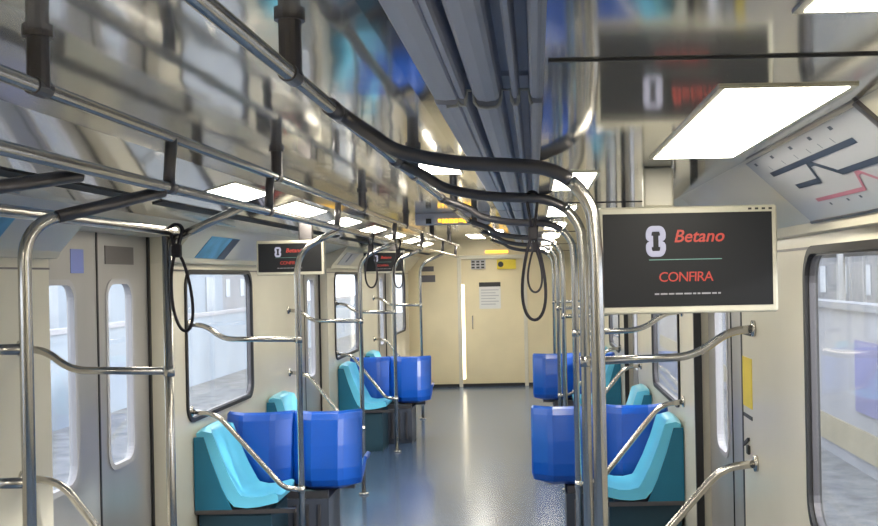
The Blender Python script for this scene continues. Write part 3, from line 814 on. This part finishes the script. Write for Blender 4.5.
building('tall_grey_building', 'grey block standing against the sky behind the near window', -30, -22, 62, 85, 7.0, M['greywall'], windows=6, side=-1)
building('pale_warehouse', 'long pale warehouse seen through the double doors', -22, -14, 2, 20, 1.3, M['concrete'], windows=0, side=-1)
rt = empty('boundary_wall', (-9, 20, -1.15)); tag(rt, 'low pale blue boundary wall beyond the windows across the aisle', 'wall')
b = NB(); box(b, -9.2, -9.0, 5, 60, -1.15, 0.75); obj('wall_slab', b, M['bluewall'], rt)
b = NB(); box(b, -9.25, -8.95, 5, 60, 0.75, 0.85); obj('coping', b, M['concrete'], rt)
# right-hand side: white low wall with violet panel, canopy and lattice gantry
rt = empty('platform_wall', (5.2, 10, -1.15)); tag(rt, 'long white platform wall outside the large window', 'wall')
b = NB(); box(b, 5.2, 5.4, -5, 60, -1.15, 1.15); obj('wall_slab', b, M['concrete'], rt)
b = NB(); box(b, 5.1, 5.45, -5, 60, 1.15, 1.25); obj('coping', b, M['greywall'], rt)
b = NB(); box(b, 5.17, 5.21, 14.55, 15.6, -0.3, 0.72); obj('violet_board', b, M['purple'], rt)
b = NB(); box(b, 5.16, 5.21, 5, 40, -0.95, -0.55); obj('ochre_band', b, M['ochre'], rt)
rt = empty('platform_canopy', (9, 20, -1.15)); tag(rt, 'grey canopy on posts beyond the white platform wall', 'canopy')
b = NB(); box(b, 8.2, 11, 8, 60, 2.15, 2.35); obj('roof', b, M['concrete'], rt)
b = NB(); box(b, 8.2, 11, 8, 60, 0.2, 0.32); obj('platform_edge', b, M['ochre'], rt)
for k in range(9):
    b = NB(); box(b, 9.0, 9.2, 10 + k * 5, 10.2 + k * 5, -1.15, 2.15); obj('post', b, M['gantry'], rt)
building('brick_office', 'grey and ochre building behind the canopy outside the large window', 15, 22, 20, 70, 2.6, M['greywall'], windows=14, side=1)
for k, yy in enumerate((22, 33, 46)):
    rt = empty('lattice_gantry', (6.4, yy, -1.15)); tag(rt, ('steel lattice gantry with crossed bars, closest one outside the large window', 'steel lattice gantry behind the closest one', 'most distant steel lattice gantry')[k], 'gantry')
    for xx in (6.2, 6.8, 14.0, 14.6):
        b = NB(); box(b, xx - 0.05, xx + 0.05, yy - 0.05, yy + 0.05, -1.15, 5.5); obj('upright', b, M['gantry'], rt)
    b = NB()
    box(b, 6.2, 14.6, yy - 0.04, yy + 0.04, 3.4, 3.48); box(b, 6.2, 14.6, yy - 0.04, yy + 0.04, 2.8, 2.88)
    for q in range(14):
        xa = 6.2 + q * 0.6; tube(b, [(xa, yy, 2.84), (xa + 0.6, yy, 3.44)], 0.025, 6); tube(b, [(xa, yy, 3.44), (xa + 0.6, yy, 2.84)], 0.025, 6)
    obj('truss', b, M['gantry'], rt)

# ------------------------------------------------------------------ light
w = bpy.data.worlds.new('World'); S.world = w; w.use_nodes = True
nt = w.node_tree; bg = nt.nodes['Background']
tc = nt.nodes.new('ShaderNodeTexCoord'); nz = nt.nodes.new('ShaderNodeTexNoise'); nz.inputs['Scale'].default_value = 2.5; nz.inputs['Detail'].default_value = 5
rp = nt.nodes.new('ShaderNodeValToRGB')
rp.color_ramp.elements[0].position = 0.35; rp.color_ramp.elements[0].color = (0.72, 0.80, 0.92, 1)
rp.color_ramp.elements[1].position = 0.65; rp.color_ramp.elements[1].color = (0.95, 0.96, 1.0, 1)
nt.links.new(tc.outputs['Generated'], nz.inputs['Vector']); nt.links.new(nz.outputs['Fac'], rp.inputs['Fac'])
nt.links.new(rp.outputs['Color'], bg.inputs['Color']); bg.inputs['Strength'].default_value = 2.8

s = bpy.data.lights.new('sun', 'SUN'); s.energy = 3.0; s.angle = math.radians(3); s.color = (1, 0.95, 0.87)
so = bpy.data.objects.new('sun', s); COL.objects.link(so); so.rotation_euler = Vector((-0.82, 0.50, -0.27)).to_track_quat('-Z', 'Y').to_euler()

# ------------------------------------------------------------------ camera
cam = bpy.data.cameras.new('camera'); co = bpy.data.objects.new('camera', cam); COL.objects.link(co)
co.location = (CX, 0, CZ)
cam.sensor_width = 36; cam.lens = 36 * 1080 / 878
cam.shift_x = -96 / 878; cam.shift_y = 12 / 878
cam.clip_start = 0.05; cam.clip_end = 300
co.rotation_euler = (Matrix.Rotation(math.radians(90), 3, 'X') @ Matrix.Rotation(-0.02, 3, 'Z')).to_euler()
S.camera = co
S.view_settings.view_transform = 'Standard'; S.view_settings.look = 'None'
S.view_settings.gamma = 1; S.view_settings.use_curve_mapping = False
S.view_settings.exposure = 0.42
